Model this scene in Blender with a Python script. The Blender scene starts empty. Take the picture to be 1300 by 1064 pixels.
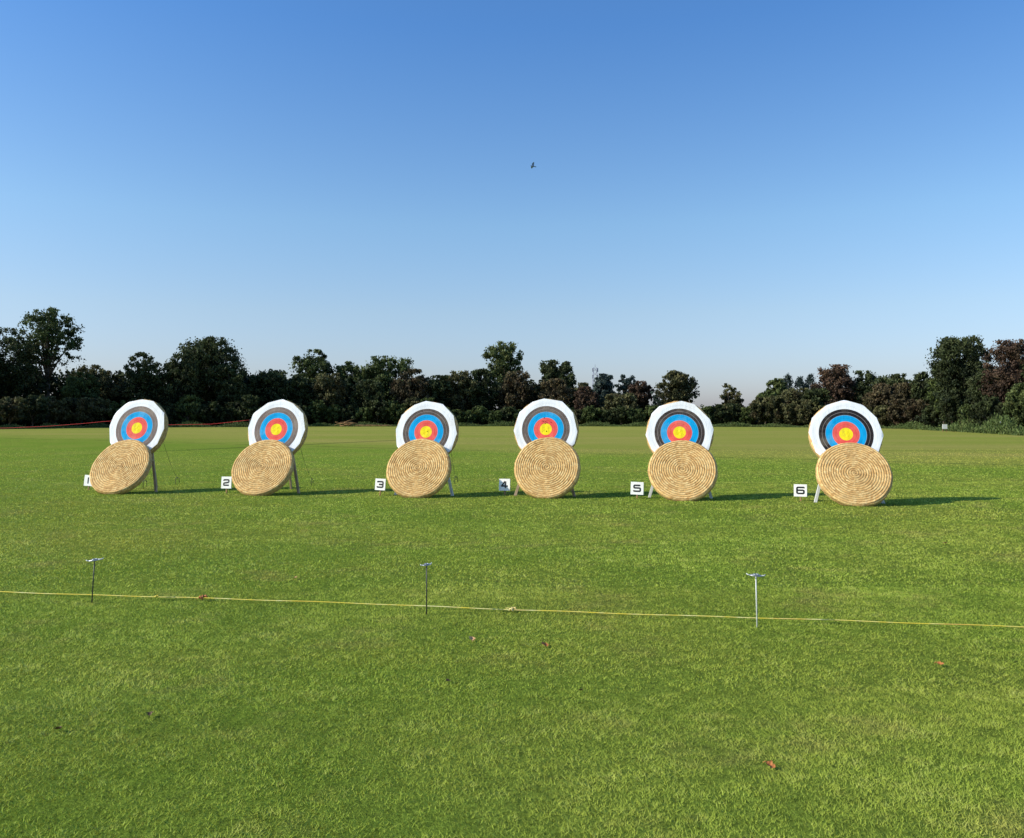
import bpy, math, random
import numpy as np
from mathutils import Vector, Matrix

R = math.radians
scene = bpy.context.scene
col = scene.collection
rng = np.random.default_rng(7)
random.seed(7)

# ------------------------------------------------------------------ camera
H = 1.57
F = 1090.0                       # focal length in pixels of a 1300 px wide picture
PITCH = math.atan((530 - 487.5) / F)
cam_d = bpy.data.cameras.new('camera')
cam = bpy.data.objects.new('camera', cam_d)
col.objects.link(cam)
cam.location = (0, 0, H)
cam.rotation_euler = (math.pi / 2 + PITCH, 0, 0)
cam_d.sensor_fit = 'HORIZONTAL'
cam_d.sensor_width = 36
cam_d.lens = 36 * F / 1300
cam_d.shift_y = -44.5 / 1300
cam_d.clip_start = 0.05
cam_d.clip_end = 20000
scene.camera = cam

def ray(px, py):
    x = (px - 650) / F; v = (487.5 - py) / F
    c, s = math.cos(PITCH), math.sin(PITCH)
    return Vector((x, c - v * s, s + v * c))

def on_ground(px, py, z=0.0):
    d = ray(px, py); t = (z - H) / d.z
    return Vector((d.x * t, d.y * t, z))

def at_depth(px, py, Y):
    d = ray(px, py); t = Y / d.y
    return Vector((d.x * t, Y, H + d.z * t))

# ------------------------------------------------------------------ helpers
def tag(o, label=None, cat=None, group=None, kind=None):
    if label: o['label'] = label
    if cat: o['category'] = cat
    if group: o['group'] = group
    if kind: o['kind'] = kind
    return o

def empty(name, loc=(0, 0, 0), rz=0.0):
    o = bpy.data.objects.new(name, None)
    o.empty_display_size = 0.2
    col.objects.link(o)
    o.location = loc; o.rotation_euler = (0, 0, rz)
    return o

def link(name, me, mat, parent=None):
    o = bpy.data.objects.new(name, me)
    if mat and not me.materials: me.materials.append(mat)
    col.objects.link(o)
    if parent: o.parent = parent
    return o

class MB:
    """collects shapes and links them as one mesh object"""
    def __init__(s): s.v = []; s.f = []; s.sm = []
    def add(s, vs, fs, smooth=False):
        b = len(s.v); s.v += [tuple(v) for v in vs]
        s.f += [tuple(i + b for i in f) for f in fs]; s.sm += [smooth] * len(fs)
    def beam(s, a, b, w, h, up=(0, 0, 1), bev=0.004):
        a, b = Vector(a), Vector(b); d = (b - a).normalized()
        sx = d.cross(Vector(up))
        if sx.length < 1e-4: sx = d.cross(Vector((1, 0, 0)))
        sx.normalize(); sy = sx.cross(d).normalized()
        hw, hh = w / 2, h / 2; k = bev
        prof = [(-hw + k, -hh), (hw - k, -hh), (hw, -hh + k), (hw, hh - k), (hw - k, hh), (-hw + k, hh), (-hw, hh - k), (-hw, -hh + k)]
        vs = [p + sx * x + sy * y for p in (a, b) for x, y in prof]
        n = 8
        fs = [(i, (i + 1) % n, n + (i + 1) % n, n + i) for i in range(n)]
        fs += [tuple(range(n - 1, -1, -1)), tuple(range(n, 2 * n))]
        s.add(vs, fs)
    def tube(s, pts, r, seg=8, closed=False, caps=True):
        pts = [Vector(p) for p in pts]; n = len(pts)
        rr = r if isinstance(r, (list, tuple)) else [r] * n
        vs = []; prev = None
        for i, p in enumerate(pts):
            if closed: d = pts[(i + 1) % n] - pts[i - 1]
            else: d = pts[min(i + 1, n - 1)] - pts[max(i - 1, 0)]
            d.normalize()
            if prev is None:
                a = d.cross(Vector((0, 0, 1)))
                if a.length < .05: a = d.cross(Vector((1, 0, 0)))
            else: a = prev - d * prev.dot(d)
            a.normalize(); prev = a; b = d.cross(a)
            for k in range(seg):
                t = 2 * math.pi * k / seg
                vs.append(p + (a * math.cos(t) + b * math.sin(t)) * rr[i])
        fs = []
        m = n if closed else n - 1
        for i in range(m):
            for k in range(seg):
                j = (i + 1) % n
                fs.append((i * seg + k, i * seg + (k + 1) % seg, j * seg + (k + 1) % seg, j * seg + k))
        if caps and not closed:
            fs.append(tuple(range(seg - 1, -1, -1))); fs.append(tuple((n - 1) * seg + k for k in range(seg)))
        s.add(vs, fs, True)
    def build(s, name, mat, parent=None):
        me = bpy.data.meshes.new(name)
        me.from_pydata(s.v, [], s.f); me.update()
        me.polygons.foreach_set('use_smooth', s.sm)
        return link(name, me, mat, parent)

def np_mesh(name, verts, nper, tint=None, smooth=False):
    """mesh of separate faces with nper corners each; verts (n*nper, 3)"""
    me = bpy.data.meshes.new(name)
    nv = len(verts); nf = nv // nper
    me.vertices.add(nv); me.vertices.foreach_set('co', verts.astype(np.float32).ravel())
    me.loops.add(nv); me.loops.foreach_set('vertex_index', np.arange(nv, dtype=np.int32))
    me.polygons.add(nf); me.polygons.foreach_set('loop_start', np.arange(0, nv, nper, dtype=np.int32))
    me.update(calc_edges=True)
    if tint is not None:
        at = me.attributes.new('tint', 'FLOAT', 'POINT')
        at.data.foreach_set('value', np.repeat(tint, nper).astype(np.float32))
    return me

def vnoise(x, y, seed=0):
    xi = np.floor(x).astype(np.int64); yi = np.floor(y).astype(np.int64)
    fx = x - xi; fy = y - yi
    fx = fx * fx * (3 - 2 * fx); fy = fy * fy * (3 - 2 * fy)
    def h(a, b):
        n = (a * 374761393 + b * 668265263 + seed * 974634777) & 0x7fffffff
        n = ((n ^ (n >> 13)) * 1274126177) & 0x7fffffff
        return ((n ^ (n >> 16)) & 0xffff) / 65535.0
    return (h(xi, yi) * (1 - fx) + h(xi + 1, yi) * fx) * (1 - fy) + (h(xi, yi + 1) * (1 - fx) + h(xi + 1, yi + 1) * fx) * fy

# ------------------------------------------------------------------ node helpers
class NT:
    def __init__(s, name):
        s.m = bpy.data.materials.new(name); s.m.use_nodes = True
        s.t = s.m.node_tree; s.n = s.t.nodes; s.n.clear()
        s.out = s.n.new('ShaderNodeOutputMaterial')
    def l(s, a, b): s.t.links.new(a, b)
    def new(s, t, **kw):
        n = s.n.new(t)
        for k, v in kw.items(): setattr(n, k, v)
        return n
    def put(s, sock, v):
        if isinstance(v, (int, float)): sock.default_value = v
        elif isinstance(v, (tuple, list)):
            sock.default_value = tuple(v) + ((1,) if len(v) == 3 and len(sock.default_value) == 4 else ())
        else: s.l(v, sock)
    def math(s, op, a, b=0.0, c=None, clamp=False):
        n = s.new('ShaderNodeMath', operation=op, use_clamp=clamp)
        s.put(n.inputs[0], a); s.put(n.inputs[1], b)
        if c is not None: s.put(n.inputs[2], c)
        return n.outputs[0]
    def mix(s, f, a, b, blend='MIX'):
        n = s.new('ShaderNodeMix', data_type='RGBA', blend_type=blend)
        s.put(n.inputs[0], f); s.put(n.inputs[6], a); s.put(n.inputs[7], b)
        return n.outputs[2]
    def noise(s, vec, scale, detail=2, rough=.5, dim='3D', off=None, sc=None):
        if sc is not None or off is not None:
            mp = s.new('ShaderNodeMapping'); s.l(vec, mp.inputs[0])
            if sc is not None: mp.inputs['Scale'].default_value = sc
            if off is not None: mp.inputs['Location'].default_value = off
            vec = mp.outputs[0]
        n = s.new('ShaderNodeTexNoise'); s.l(vec, n.inputs['Vector'])
        n.inputs['Scale'].default_value = scale; n.inputs['Detail'].default_value = detail
        n.inputs['Roughness'].default_value = rough
        return n.outputs['Fac']
    def rng(s, v, a, b, c=0.0, d=1.0):
        n = s.new('ShaderNodeMapRange'); s.put(n.inputs[0], v)
        for i, q in enumerate((a, b, c, d)): s.put(n.inputs[i + 1], q)
        return n.outputs[0]
    def bsdf(s, colr, rough=.8, spec=.3, normal=None, metal=0.0):
        b = s.new('ShaderNodeBsdfPrincipled')
        s.put(b.inputs['Base Color'], colr); s.put(b.inputs['Roughness'], rough)
        b.inputs['Specular IOR Level'].default_value = spec
        b.inputs['Metallic'].default_value = metal
        if normal is not None: s.l(normal, b.inputs['Normal'])
        return b.outputs[0]
    def bump(s, h, strength=.5, dist=.01):
        b = s.new('ShaderNodeBump'); s.l(h, b.inputs['Height'])
        b.inputs['Strength'].default_value = strength; b.inputs['Distance'].default_value = dist
        return b.outputs[0]
    def done(s, sh): s.l(sh, s.out.inputs[0]); return s.m

def turf_colour(n):
    """the lawn's colour from its place in the field; shared by soil sheet and blades"""
    g = n.new('ShaderNodeNewGeometry').outputs['Position']
    sep = n.new('ShaderNodeSeparateXYZ'); n.l(g, sep.inputs[0]); x, y = sep.outputs[0], sep.outputs[1]
    big = n.noise(g, .22, 3, .55)
    mid = n.noise(g, 1.3, 4, .6, off=(3, 9, 0))
    streak = n.noise(g, 1.0, 3, .6, sc=(.12, .75, 1))
    a = n.mix(n.rng(mid, .34, .66), TURF_A, TURF_B)
    a = n.mix(n.rng(big, .42, .64, 0, .75), a, TURF_C)
    a = n.mix(n.rng(streak, .38, .62, .0, .38), a, TURF_D)
    dry = n.noise(g, .9, 5, .7, off=(31, 2, 0))
    a = n.mix(n.rng(dry, .54, .72, 0, .6), a, TURF_DRY)
    dk = n.noise(g, 2.6, 5, .75, off=(4, 40, 0))
    a = n.mix(n.rng(dk, .42, .26, 0, .55), a, (.06, .115, .012))
    # the rougher, yellower outfield beyond an oblique edge
    edge = n.math('ADD', y, n.math('MULTIPLY', x, .67))
    wob = n.math('MULTIPLY', n.noise(g, .25, 5, .7), 4.5)
    e = n.math('ADD', edge, wob)
    far = n.rng(e, 38.6, n.rng(x, -22, 0, 54, 45))
    fcol = n.mix(n.rng(n.noise(g, .12, 4, .7, sc=(.35, 1, 1)), .38, .64), FAR_A, FAR_B)
    fcol = n.mix(n.rng(n.noise(g, .5, 5, .75, sc=(.3, 1, 1), off=(8, 8, 0)), .5, .75, 0, .5), fcol, FAR_C)
    out = n.mix(far, a, fcol)
    # dark mown seam at the edge of the outfield, and two fainter ones
    def seam(v, c, w, k):
        d = n.math('ABSOLUTE', n.math('SUBTRACT', v, c))
        return n.math('MULTIPLY', n.rng(d, 0, w, 1, 0), k)
    brk = n.rng(n.noise(g, .6, 2), .35, .55)
    s1 = n.math('MULTIPLY', seam(n.math('ADD', edge, 1.0), 40.6, .5, .55), brk)
    s2 = n.math('MULTIPLY', seam(n.math('SUBTRACT', y, n.math('MULTIPLY', x, 2.3)), 77.5, 1.6, .6), n.rng(x, -19, -15))
    s2 = n.math('MULTIPLY', s2, n.rng(x, -4, -7))
    s3 = n.math('MULTIPLY', seam(n.math('ADD', y, n.math('MULTIPLY', x, .12)), 43, .6, .35), n.math('MULTIPLY', brk, n.rng(x, 4, 8)))
    ss = n.math('MAXIMUM', n.math('MAXIMUM', s1, s2), s3)
    return n.mix(ss, out, (.035, .045, .02)), g, y

TURF_A = (.165, .245, .030); TURF_B = (.20, .275, .036); TURF_C = (.24, .28, .046)
TURF_D = (.175, .265, .034); TURF_DRY = (.28, .255, .075)
FAR_A = (.26, .285, .050); FAR_B = (.34, .305, .078); FAR_C = (.22, .285, .042)

def mat_ground():
    n = NT('turf_soil')
    c, g, y = turf_colour(n)
    fine = n.noise(g, 38, 5, .75); fin2 = n.noise(g, 9, 4, .7)
    near = n.rng(y, 12, 34, .92, 1.06)
    c = n.mix(1.0, c, n.rng(fine, .3, .7, .55, 1.25), 'MULTIPLY')
    k = n.new('ShaderNodeMix', data_type='RGBA', blend_type='MULTIPLY'); k.inputs[0].default_value = 1
    n.l(c, k.inputs[6]); cmb = n.new('ShaderNodeCombineColor')
    f2 = n.math('MULTIPLY', n.rng(fin2, .32, .68, .78, 1.18), near)
    for i in range(3): n.l(f2, cmb.inputs[i])
    n.l(cmb.outputs[0], k.inputs[7])
    h = n.math('ADD', fine, n.math('MULTIPLY', fin2, 1.5))
    return n.done(n.bsdf(k.outputs[2], 1.0, .0, n.bump(h, .8, .03)))

def mat_blades():
    n = NT('grass_blades')
    c, g, y = turf_colour(n)
    at = n.new('ShaderNodeAttribute', attribute_name='tint').outputs['Fac']
    c = n.mix(n.rng(at, .6, 1, 0, .4), c, (.36, .40, .13))
    c = n.mix(n.rng(at, .42, 0, 0, .6), c, (.05, .09, .012))
    c = n.mix(1.0, c, (3.15, 2.72, 2.5), 'MULTIPLY')
    geo = n.new('ShaderNodeNewGeometry')
    up = n.new('ShaderNodeVectorMath', operation='MULTIPLY_ADD'); n.l(geo.outputs['Normal'], up.inputs[0])
    up.inputs[1].default_value = (.35, .35, .35); up.inputs[2].default_value = (0, 0, .9)
    nn = n.new('ShaderNodeVectorMath', operation='NORMALIZE'); n.l(up.outputs[0], nn.inputs[0])
    b = n.bsdf(c, .6, .25, nn.outputs[0])
    tr = n.new('ShaderNodeBsdfTranslucent'); n.put(tr.inputs[0], n.mix(.5, c, (.42, .60, .06))); n.l(nn.outputs[0], tr.inputs[1])
    ms = n.new('ShaderNodeMixShader'); ms.inputs[0].default_value = .30
    n.l(b, ms.inputs[1]); n.l(tr.outputs[0], ms.inputs[2])
    return n.done(ms.outputs[0])

def mat_leaf(name, dark, light, warm, wk=.35):
    n = NT(name)
    at = n.new('ShaderNodeAttribute', attribute_name='tint').outputs['Fac']
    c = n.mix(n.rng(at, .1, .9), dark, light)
    g = n.new('ShaderNodeNewGeometry')
    c = n.mix(n.rng(n.noise(g.outputs['Position'], .8, 3), .5, .72, 0, wk), c, warm)
    b = n.bsdf(c, .65, .15)
    tr = n.new('ShaderNodeBsdfTranslucent'); n.put(tr.inputs[0], c)
    ms = n.new('ShaderNodeMixShader'); ms.inputs[0].default_value = .18
    n.l(b, ms.inputs[1]); n.l(tr.outputs[0], ms.inputs[2])
    return n.done(ms.outputs[0])

def mat_simple(name, c1, c2, scale=20, rough=.7, spec=.3, metal=0.0, bump=.2, stretch=None):
    n = NT(name)
    g = n.new('ShaderNodeTexCoord').outputs['Object']
    f = n.noise(g, scale, 4, .65, sc=stretch)
    c = n.mix(n.rng(f, .35, .65), c1, c2)
    return n.done(n.bsdf(c, rough, spec, n.bump(f, bump, .004), metal))

PITCH_STRAW = .0430
def mat_straw(name, gain=1.0, worn=.0):
    """coiled, stitched straw rope seen on a pressed butt"""
    n = NT(name)
    tc = n.new('ShaderNodeTexCoord').outputs['Object']
    sep = n.new('ShaderNodeSeparateXYZ'); n.l(tc, sep.inputs[0]); x, z = sep.outputs[0], sep.outputs[2]
    r = n.math('SQRT', n.math('ADD', n.math('MULTIPLY', x, x), n.math('MULTIPLY', z, z)))
    r = n.math('ADD', r, n.math('MULTIPLY', n.math('SUBTRACT', n.noise(tc, 11, 4, .7), .5), .022))
    th = n.math('ARCTAN2', z, x)
    ph = n.math('SUBTRACT', n.math('DIVIDE', r, PITCH_STRAW), n.math('DIVIDE', th, 2 * math.pi))
    fr = n.math('FRACT', n.math('ADD', ph, 100.0))
    groove = n.math('ABSOLUTE', n.math('SUBTRACT', fr, .5))          # 0.5 in the groove, 0 on the crest
    # straw fibres run along the coil
    cmb = n.new('ShaderNodeCombineXYZ')
    n.l(n.math('MULTIPLY', r, 260), cmb.inputs[0]); n.l(n.math('MULTIPLY', th, 14), cmb.inputs[1]); n.l(n.math('FLOOR', ph), cmb.inputs[2])
    fib = n.new('ShaderNodeTexNoise'); n.l(cmb.outputs[0], fib.inputs['Vector']); fib.inputs['Scale'].default_value = 1; fib.inputs['Detail'].default_value = 3
    # stitches: dark slanted ties at regular arc length
    arc = n.math('ADD', n.math('MULTIPLY', n.math('MULTIPLY', th, n.math('FLOOR', ph)), PITCH_STRAW / .047), n.math('MULTIPLY', fr, .7))
    st = n.math('ABSOLUTE', n.math('SUBTRACT', n.math('FRACT', n.math('ADD', arc, 200.0)), .5))
    stitch = n.math('MULTIPLY', n.rng(st, .0, .14, 1, 0), n.rng(groove, .12, .42, .2, 1))
    wn = n.new('ShaderNodeTexWhiteNoise'); cw_ = n.new('ShaderNodeCombineXYZ')
    n.l(n.math('FLOOR', n.math('ADD', ph, 100.0)), cw_.inputs[0]); n.l(n.math('FLOOR', n.math('ADD', arc, 200.5)), cw_.inputs[1]); n.l(cw_.outputs[0], wn.inputs['Vector'])
    cell = wn.outputs['Value']
    pat = n.noise(tc, 5, 4, .65)
    k = gain
    c = n.mix(n.rng(fib.outputs['Fac'], .3, .7), (.78 * k, .42 * k, .12 * k), (1.0 * k, .68 * k, .29 * k))
    c = n.mix(n.rng(cell, .5, 1.0, 0, .62), c, (1.0, .76, .36))
    c = n.mix(n.rng(cell, .38, .0, 0, .7), c, (.46, .23, .07))
    c = n.mix(n.rng(pat, .45, .7, 0, .45), c, (.62 * k, .39 * k, .15 * k))
    c = n.mix(n.rng(n.noise(tc, 34, 5, .8), .52, .68, 0, .7), c, (.30, .16, .05))
    c = n.mix(n.rng(n.noise(tc, 50, 4, .8, off=(9, 9, 9)), .55, .68, 0, .45), c, (1.0, .78, .42))
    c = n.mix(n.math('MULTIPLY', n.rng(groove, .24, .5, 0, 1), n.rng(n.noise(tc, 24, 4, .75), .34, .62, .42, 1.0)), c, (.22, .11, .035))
    oi = n.new('ShaderNodeObjectInfo').outputs['Random']
    c = n.mix(n.math('MULTIPLY', n.rng(n.noise(tc, 2.6, 4, .7), .42, .68), n.rng(oi, 0, 1, .15, .55)), c, (.42, .27, .11))
    c = n.mix(n.math('MULTIPLY', n.math('MULTIPLY', stitch, n.rng(n.noise(tc, 26, 2), .42, .58)), .75), c, (.20, .10, .03))
    wear = n.rng(r, 0, .22, .45, 0)
    c = n.mix(n.math('MULTIPLY', wear, n.rng(n.noise(tc, 22, 3), .4, .6)), c, (.28, .14, .05))
    hh = n.math('ADD', fib.outputs['Fac'], n.math('MULTIPLY', n.noise(tc, 60, 3), .8))
    return n.done(n.bsdf(c, .8, .2, n.bump(hh, .7, .006)))

def mat_straw_side(name):
    n = NT(name)
    tc = n.new('ShaderNodeTexCoord').outputs['Object']
    f = n.noise(tc, 14, 4, .7); f2 = n.noise(tc, 80, 3, .7)
    c = n.mix(n.rng(f, .35, .65), (.46, .28, .10), (.74, .52, .24))
    c = n.mix(n.rng(f2, .45, .7, 0, .6), c, (.19, .11, .04))
    return n.done(n.bsdf(c, .85, .15, n.bump(f2, .8, .01)))

def mat_face(name, black, fade, seed):
    n = NT(name)
    tc = n.new('ShaderNodeTexCoord').outputs['Object']
    sep = n.new('ShaderNodeSeparateXYZ'); n.l(tc, sep.inputs[0]); x, z = sep.outputs[0], sep.outputs[2]
    r = n.math('SQRT', n.math('ADD', n.math('MULTIPLY', x, x), n.math('MULTIPLY', z, z)))
    q = n.math('DIVIDE', r, .061)                                     # ten scoring zones of 6.1 cm
    def lt(a): return n.math('LESS_THAN', q, a)
    wh = (.93, .93, .92)
    blot = n.noise(tc, 7, 4, .7, off=(seed, 0, 0)); fine = n.noise(tc, 55, 4, .7, off=(seed, 3, 0))
    crease = n.noise(tc, 16, 2, .5, off=(seed, 5, 0), sc=(1, 1, .35))
    bl = n.mix(n.math('MULTIPLY', n.rng(n.math('ADD', n.math('MULTIPLY', fine, .6), n.math('MULTIPLY', blot, .4)), .38, .62), fade), black, (.27, .215, .18))
    blue = n.mix(n.rng(crease, .45, .68, 0, .4), (.002, .37, .74), (.002, .24, .52))
    blue = n.mix(n.rng(blot, .4, .7, 0, .3 * fade + .05), blue, (.03, .50, .80))
    red = n.mix(n.rng(blot, .4, .65, 0, .55), (.86, .10, .085), (.92, .20, .14))
    gold = n.mix(n.rng(crease, .4, .65, 0, .45), (.98, .80, .02), (.96, .66, .03))
    c = n.mix(lt(8), wh, bl); c = n.mix(lt(6), c, blue); c = n.mix(lt(4), c, red); c = n.mix(lt(2), c, gold)
    def line(at, colr, k, w=.06):
        nonlocal c
        d = n.math('ABSOLUTE', n.math('SUBTRACT', q, at))
        c = n.mix(n.math('MULTIPLY', n.rng(d, w * .6, w, 1, 0), k), c, colr)
    line(7, (.62, .54, .50), .5 if fade < .6 else .3, .06); line(5, (.02, .10, .22), .45); line(3, (.35, .03, .03), .4); line(1, (.35, .25, .02), .35)
    line(9, (.25, .25, .25), .25); line(6, (.45, .50, .55), .5, .08); line(4, (.80, .55, .55), .35)
    dirt = n.math('MULTIPLY', n.rng(n.noise(tc, 30, 5, .75, off=(seed, 1, 7)), .62, .78), .14)
    c = n.mix(dirt, c, (.22, .16, .11))
    stain = n.rng(n.noise(tc, 3.2, 3, .6, off=(seed, 9, 0)), .52, .72, 0, .16)
    c = n.mix(stain, c, (.72, .60, .42))
    hgt = n.math('ADD', n.math('MULTIPLY', crease, 1.2), n.math('MULTIPLY', blot, .8))
    return n.done(n.bsdf(c, .7, .10, n.bump(hgt, .2, .02)))

# ------------------------------------------------------------------ materials
M = {}
M['ground'] = mat_ground(); M['blades'] = mat_blades()
M['straw'] = mat_straw('coiled_straw'); M['straw_side'] = mat_straw_side('straw_edge')
M['white_wood'] = mat_simple('white_painted_wood', (.78, .78, .74), (.62, .60, .54), 12, .6, .3, stretch=(1, 1, .2))
M['raw_wood'] = mat_simple('weathered_wood', (.52, .38, .25), (.36, .25, .15), 14, .75, .2, stretch=(1, 1, .15))
M['stake'] = mat_simple('brown_stake', (.36, .22, .10), (.22, .13, .06), 25, .8, .2)
M['plate'] = mat_simple('white_board', (.93, .92, .88), (.82, .80, .74), 9, .55, .3)
M['black'] = mat_simple('black_paint', (.012, .012, .012), (.03, .03, .03), 30, .5, .3)
M['steel'] = mat_simple('bright_steel', (.50, .51, .52), (.34, .35, .36), 40, .4, .5, .7)
M['dark_steel'] = mat_simple('dull_dark_steel', (.035, .04, .035), (.09, .09, .075), 40, .5, .4, .3)
M['pale_steel'] = mat_simple('pale_painted_steel', (.72, .72, .68), (.55, .56, .52), 40, .4, .4)
M['tape'] = mat_simple('red_cord', (.62, .02, .025), (.80, .10, .08), 3, .5, .3)
M['guy'] = mat_simple('dark_cord', (.05, .05, .045), (.12, .11, .09), 30, .8, .2)
M['bark'] = mat_simple('bark', (.055, .043, .032), (.11, .09, .07), 4, .9, .1, bump=.6, stretch=(1, 1, .2))
M['hole'] = mat_simple('dark_hole', (.015, .012, .01), (.03, .02, .015), 30, .9, .1)
M['mast'] = mat_simple('far_mast_tone', (.22, .23, .29), (.27, .29, .36), 1, .7, .2)  # blue-grey set close to the sky's colour
M['bird'] = mat_simple('hazy_blue_feathers', (.14, .20, .36), (.18, .26, .45), 20, .8, .2)  # bluish haze of the distance is put into this colour
M['leaf_orange'] = mat_simple('dry_orange_leaf', (.52, .20, .06), (.38, .12, .03), 40, .6, .3)
M['leaf_brown'] = mat_simple('dry_brown_leaf', (.09, .055, .025), (.15, .09, .045), 40, .7, .3)
M['leaf_pale'] = mat_simple('dry_tan_leaf', (.70, .42, .20), (.52, .27, .10), 40, .6, .3)

def mat_rope():
    n = NT('yellow_rope')
    g = n.new('ShaderNodeTexCoord').outputs['Object']
    f = n.noise(g, 3.5, 3, .7); f2 = n.noise(g, 160, 2)
    c = n.mix(n.rng(f, .42, .60), (.85, .66, .06), (.85, .78, .34))
    c = n.mix(n.rng(n.noise(g, 1.3, 2, off=(5, 0, 0)), .58, .66, 0, .7), c, (.80, .42, .06))
    c = n.mix(n.rng(f2, .4, .6, 0, .35), c, (.40, .30, .08))
    return n.done(n.bsdf(c, .55, .3))
M['rope'] = mat_rope()

# ------------------------------------------------------------------ world and sun
SUN_EL = R(31.0)
sd = Vector((-1.0, -.20, 0)).normalized()            # horizontal direction towards the sun
sun_dir = Vector((sd.x * math.cos(SUN_EL), sd.y * math.cos(SUN_EL), math.sin(SUN_EL)))
w = bpy.data.worlds.new('World'); scene.world = w; w.use_nodes = True
nt = w.node_tree; bg = nt.nodes['Background']
sky = nt.nodes.new('ShaderNodeTexSky'); sky.sky_type = 'NISHITA'; sky.sun_disc = False
sky.sun_elevation = SUN_EL; sky.sun_rotation = math.atan2(sd.x, sd.y)
sky.altitude = 0; sky.air_density = 1.0; sky.dust_density = 1.0; sky.ozone_density = 2.2
tcw = nt.nodes.new('ShaderNodeTexCoord'); spw = nt.nodes.new('ShaderNodeSeparateXYZ'); nt.links.new(tcw.outputs['Generated'], spw.inputs[0])
rmp = nt.nodes.new('ShaderNodeValToRGB'); nt.links.new(spw.outputs[2], rmp.inputs[0])
el = rmp.color_ramp.elements; el[0].position = .0; el[0].color = (.83, .84, 1.15, 1); el[1].position = .42; el[1].color = (.56, .95, 1.34, 1)
e2 = rmp.color_ramp.elements.new(.12); e2.color = (.95, .99, 1.09, 1); e3 = rmp.color_ramp.elements.new(.22); e3.color = (.90, 1.09, 1.20, 1)
tm = nt.nodes.new('ShaderNodeMix'); tm.data_type = 'RGBA'; tm.blend_type = 'MULTIPLY'; tm.inputs[0].default_value = 1
nt.links.new(sky.outputs[0], tm.inputs[6]); nt.links.new(rmp.outputs[0], tm.inputs[7])
nt.links.new(tm.outputs[2], bg.inputs[0]); bg.inputs[1].default_value = .15
sl = bpy.data.lights.new('sun', 'SUN'); sl.energy = 5.0; sl.angle = R(.53); sl.color = (1.0, .93, .80)
so = bpy.data.objects.new('sun', sl); col.objects.link(so)
so.rotation_euler = (-sun_dir).to_track_quat('-Z', 'Y').to_euler()
scene.view_settings.view_transform = 'Standard'; scene.view_settings.look = 'None'
scene.view_settings.exposure = 0

# ------------------------------------------------------------------ ground and far hills
gm = MB()
E = 6000
gm.add([(-E, -60, 0), (E, -60, 0), (E, E, 0), (-E, E, 0)], [(0, 1, 2, 3)])
tag(gm.build('ground', M['ground']), kind='structure')

def hills():
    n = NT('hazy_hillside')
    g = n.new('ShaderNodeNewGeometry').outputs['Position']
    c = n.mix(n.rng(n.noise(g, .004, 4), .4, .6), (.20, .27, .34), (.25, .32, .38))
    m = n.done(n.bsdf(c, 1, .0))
    mb = MB(); N = 90; K = 5
    vs = []; fs = []
    for i in range(N + 1):
        x = -2600 + 5200 * i / N
        h = 22 + 16 * math.sin(i * .21 + 1.0) + 8 * math.sin(i * .53) + 4 * math.sin(i * 1.3)
        for j in range(K + 1):
            t = j / K
            vs.append((x, 2000 + 500 * t, -2 + (h + 3) * math.sin(t * math.pi / 2)))
    for i in range(N):
        for j in range(K):
            a = i * (K + 1) + j
            fs.append((a, a + K + 1, a + K + 2, a + 1))
    mb.add(vs, fs, True)
    tag(mb.build('hills', m), kind='structure')
hills()

# ------------------------------------------------------------------ mown grass (uncountable)
def grass():
    parts = []; tints = []
    def band(y0, y1, dens, hgt, wid):
        half = lambda y: .66 * y + 1.8
        area_w = half(y1)
        n = int((y1 - y0) * 2 * area_w * dens)
        y = rng.uniform(y0, y1, n); x = rng.uniform(-area_w, area_w, n)
        keep = np.abs(x) < half(y)
        dn = vnoise(x * 9, y * 9, 3) * .55 + vnoise(x * 2.2, y * 2.2, 5) * .45
        keep &= rng.random(n) < np.clip((44 - y) / 22, 0, 1)
        keep &= rng.random(n) < np.clip(.35 + dn * 1.1, 0, 1)
        x = x[keep]; y = y[keep]; dn = dn[keep]; n = len(x)
        tuft = .6 * vnoise(x * 19, y * 19, 11) + .4 * vnoise(x * 7 + 3, y * 11, 15)
        h = hgt * (.45 + .9 * rng.random(n)) * (.65 + .8 * tuft) * (.75 + .5 * dn)
        a = rng.uniform(0, 2 * math.pi, n)
        comb = 1.1 * vnoise(x * .9, y * .9, 21) * 2 * math.pi        # blades of a patch lie roughly one way
        la = np.where(rng.random(n) < .25, comb + rng.normal(0, .6, n), rng.uniform(0, 2 * math.pi, n))
        ln = h * rng.uniform(.5, 2.1, n)
        wd = wid * rng.uniform(.6, 1.3, n)
        bx, by = np.cos(a) * wd / 2, np.sin(a) * wd / 2
        tx, ty = x + np.cos(la) * ln, y + np.sin(la) * ln
        V = np.empty((n, 3, 3))
        V[:, 0] = np.stack([x - bx, y - by, np.zeros(n) - .002], 1)
        V[:, 1] = np.stack([x + bx, y + by, np.zeros(n) - .002], 1)
        V[:, 2] = np.stack([tx, ty, h], 1)
        parts.append(V.reshape(-1, 3))
        t = -.12 + 1.05 * tuft + .45 * (dn - .5) + rng.normal(0, .17, n)
        tints.append(np.clip(t, 0, 1))
    band(2.9, 5.0, 20000, .0115, .0034)
    band(5.0, 8.0, 11000, .0120, .0047)
    band(8.0, 13.0, 3600, .013, .0085)
    band(13.0, 21.0, 1250, .013, .014)
    band(21.0, 43.0, 320, .013, .026)
    me = np_mesh('grass', np.concatenate(parts), 3, np.concatenate(tints))
    print('blades', len(me.polygons))
    o = link('grass', me, M['blades'])
    tag(o, 'short mown green grass covering the near field', 'grass', kind='stuff')
grass()

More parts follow.
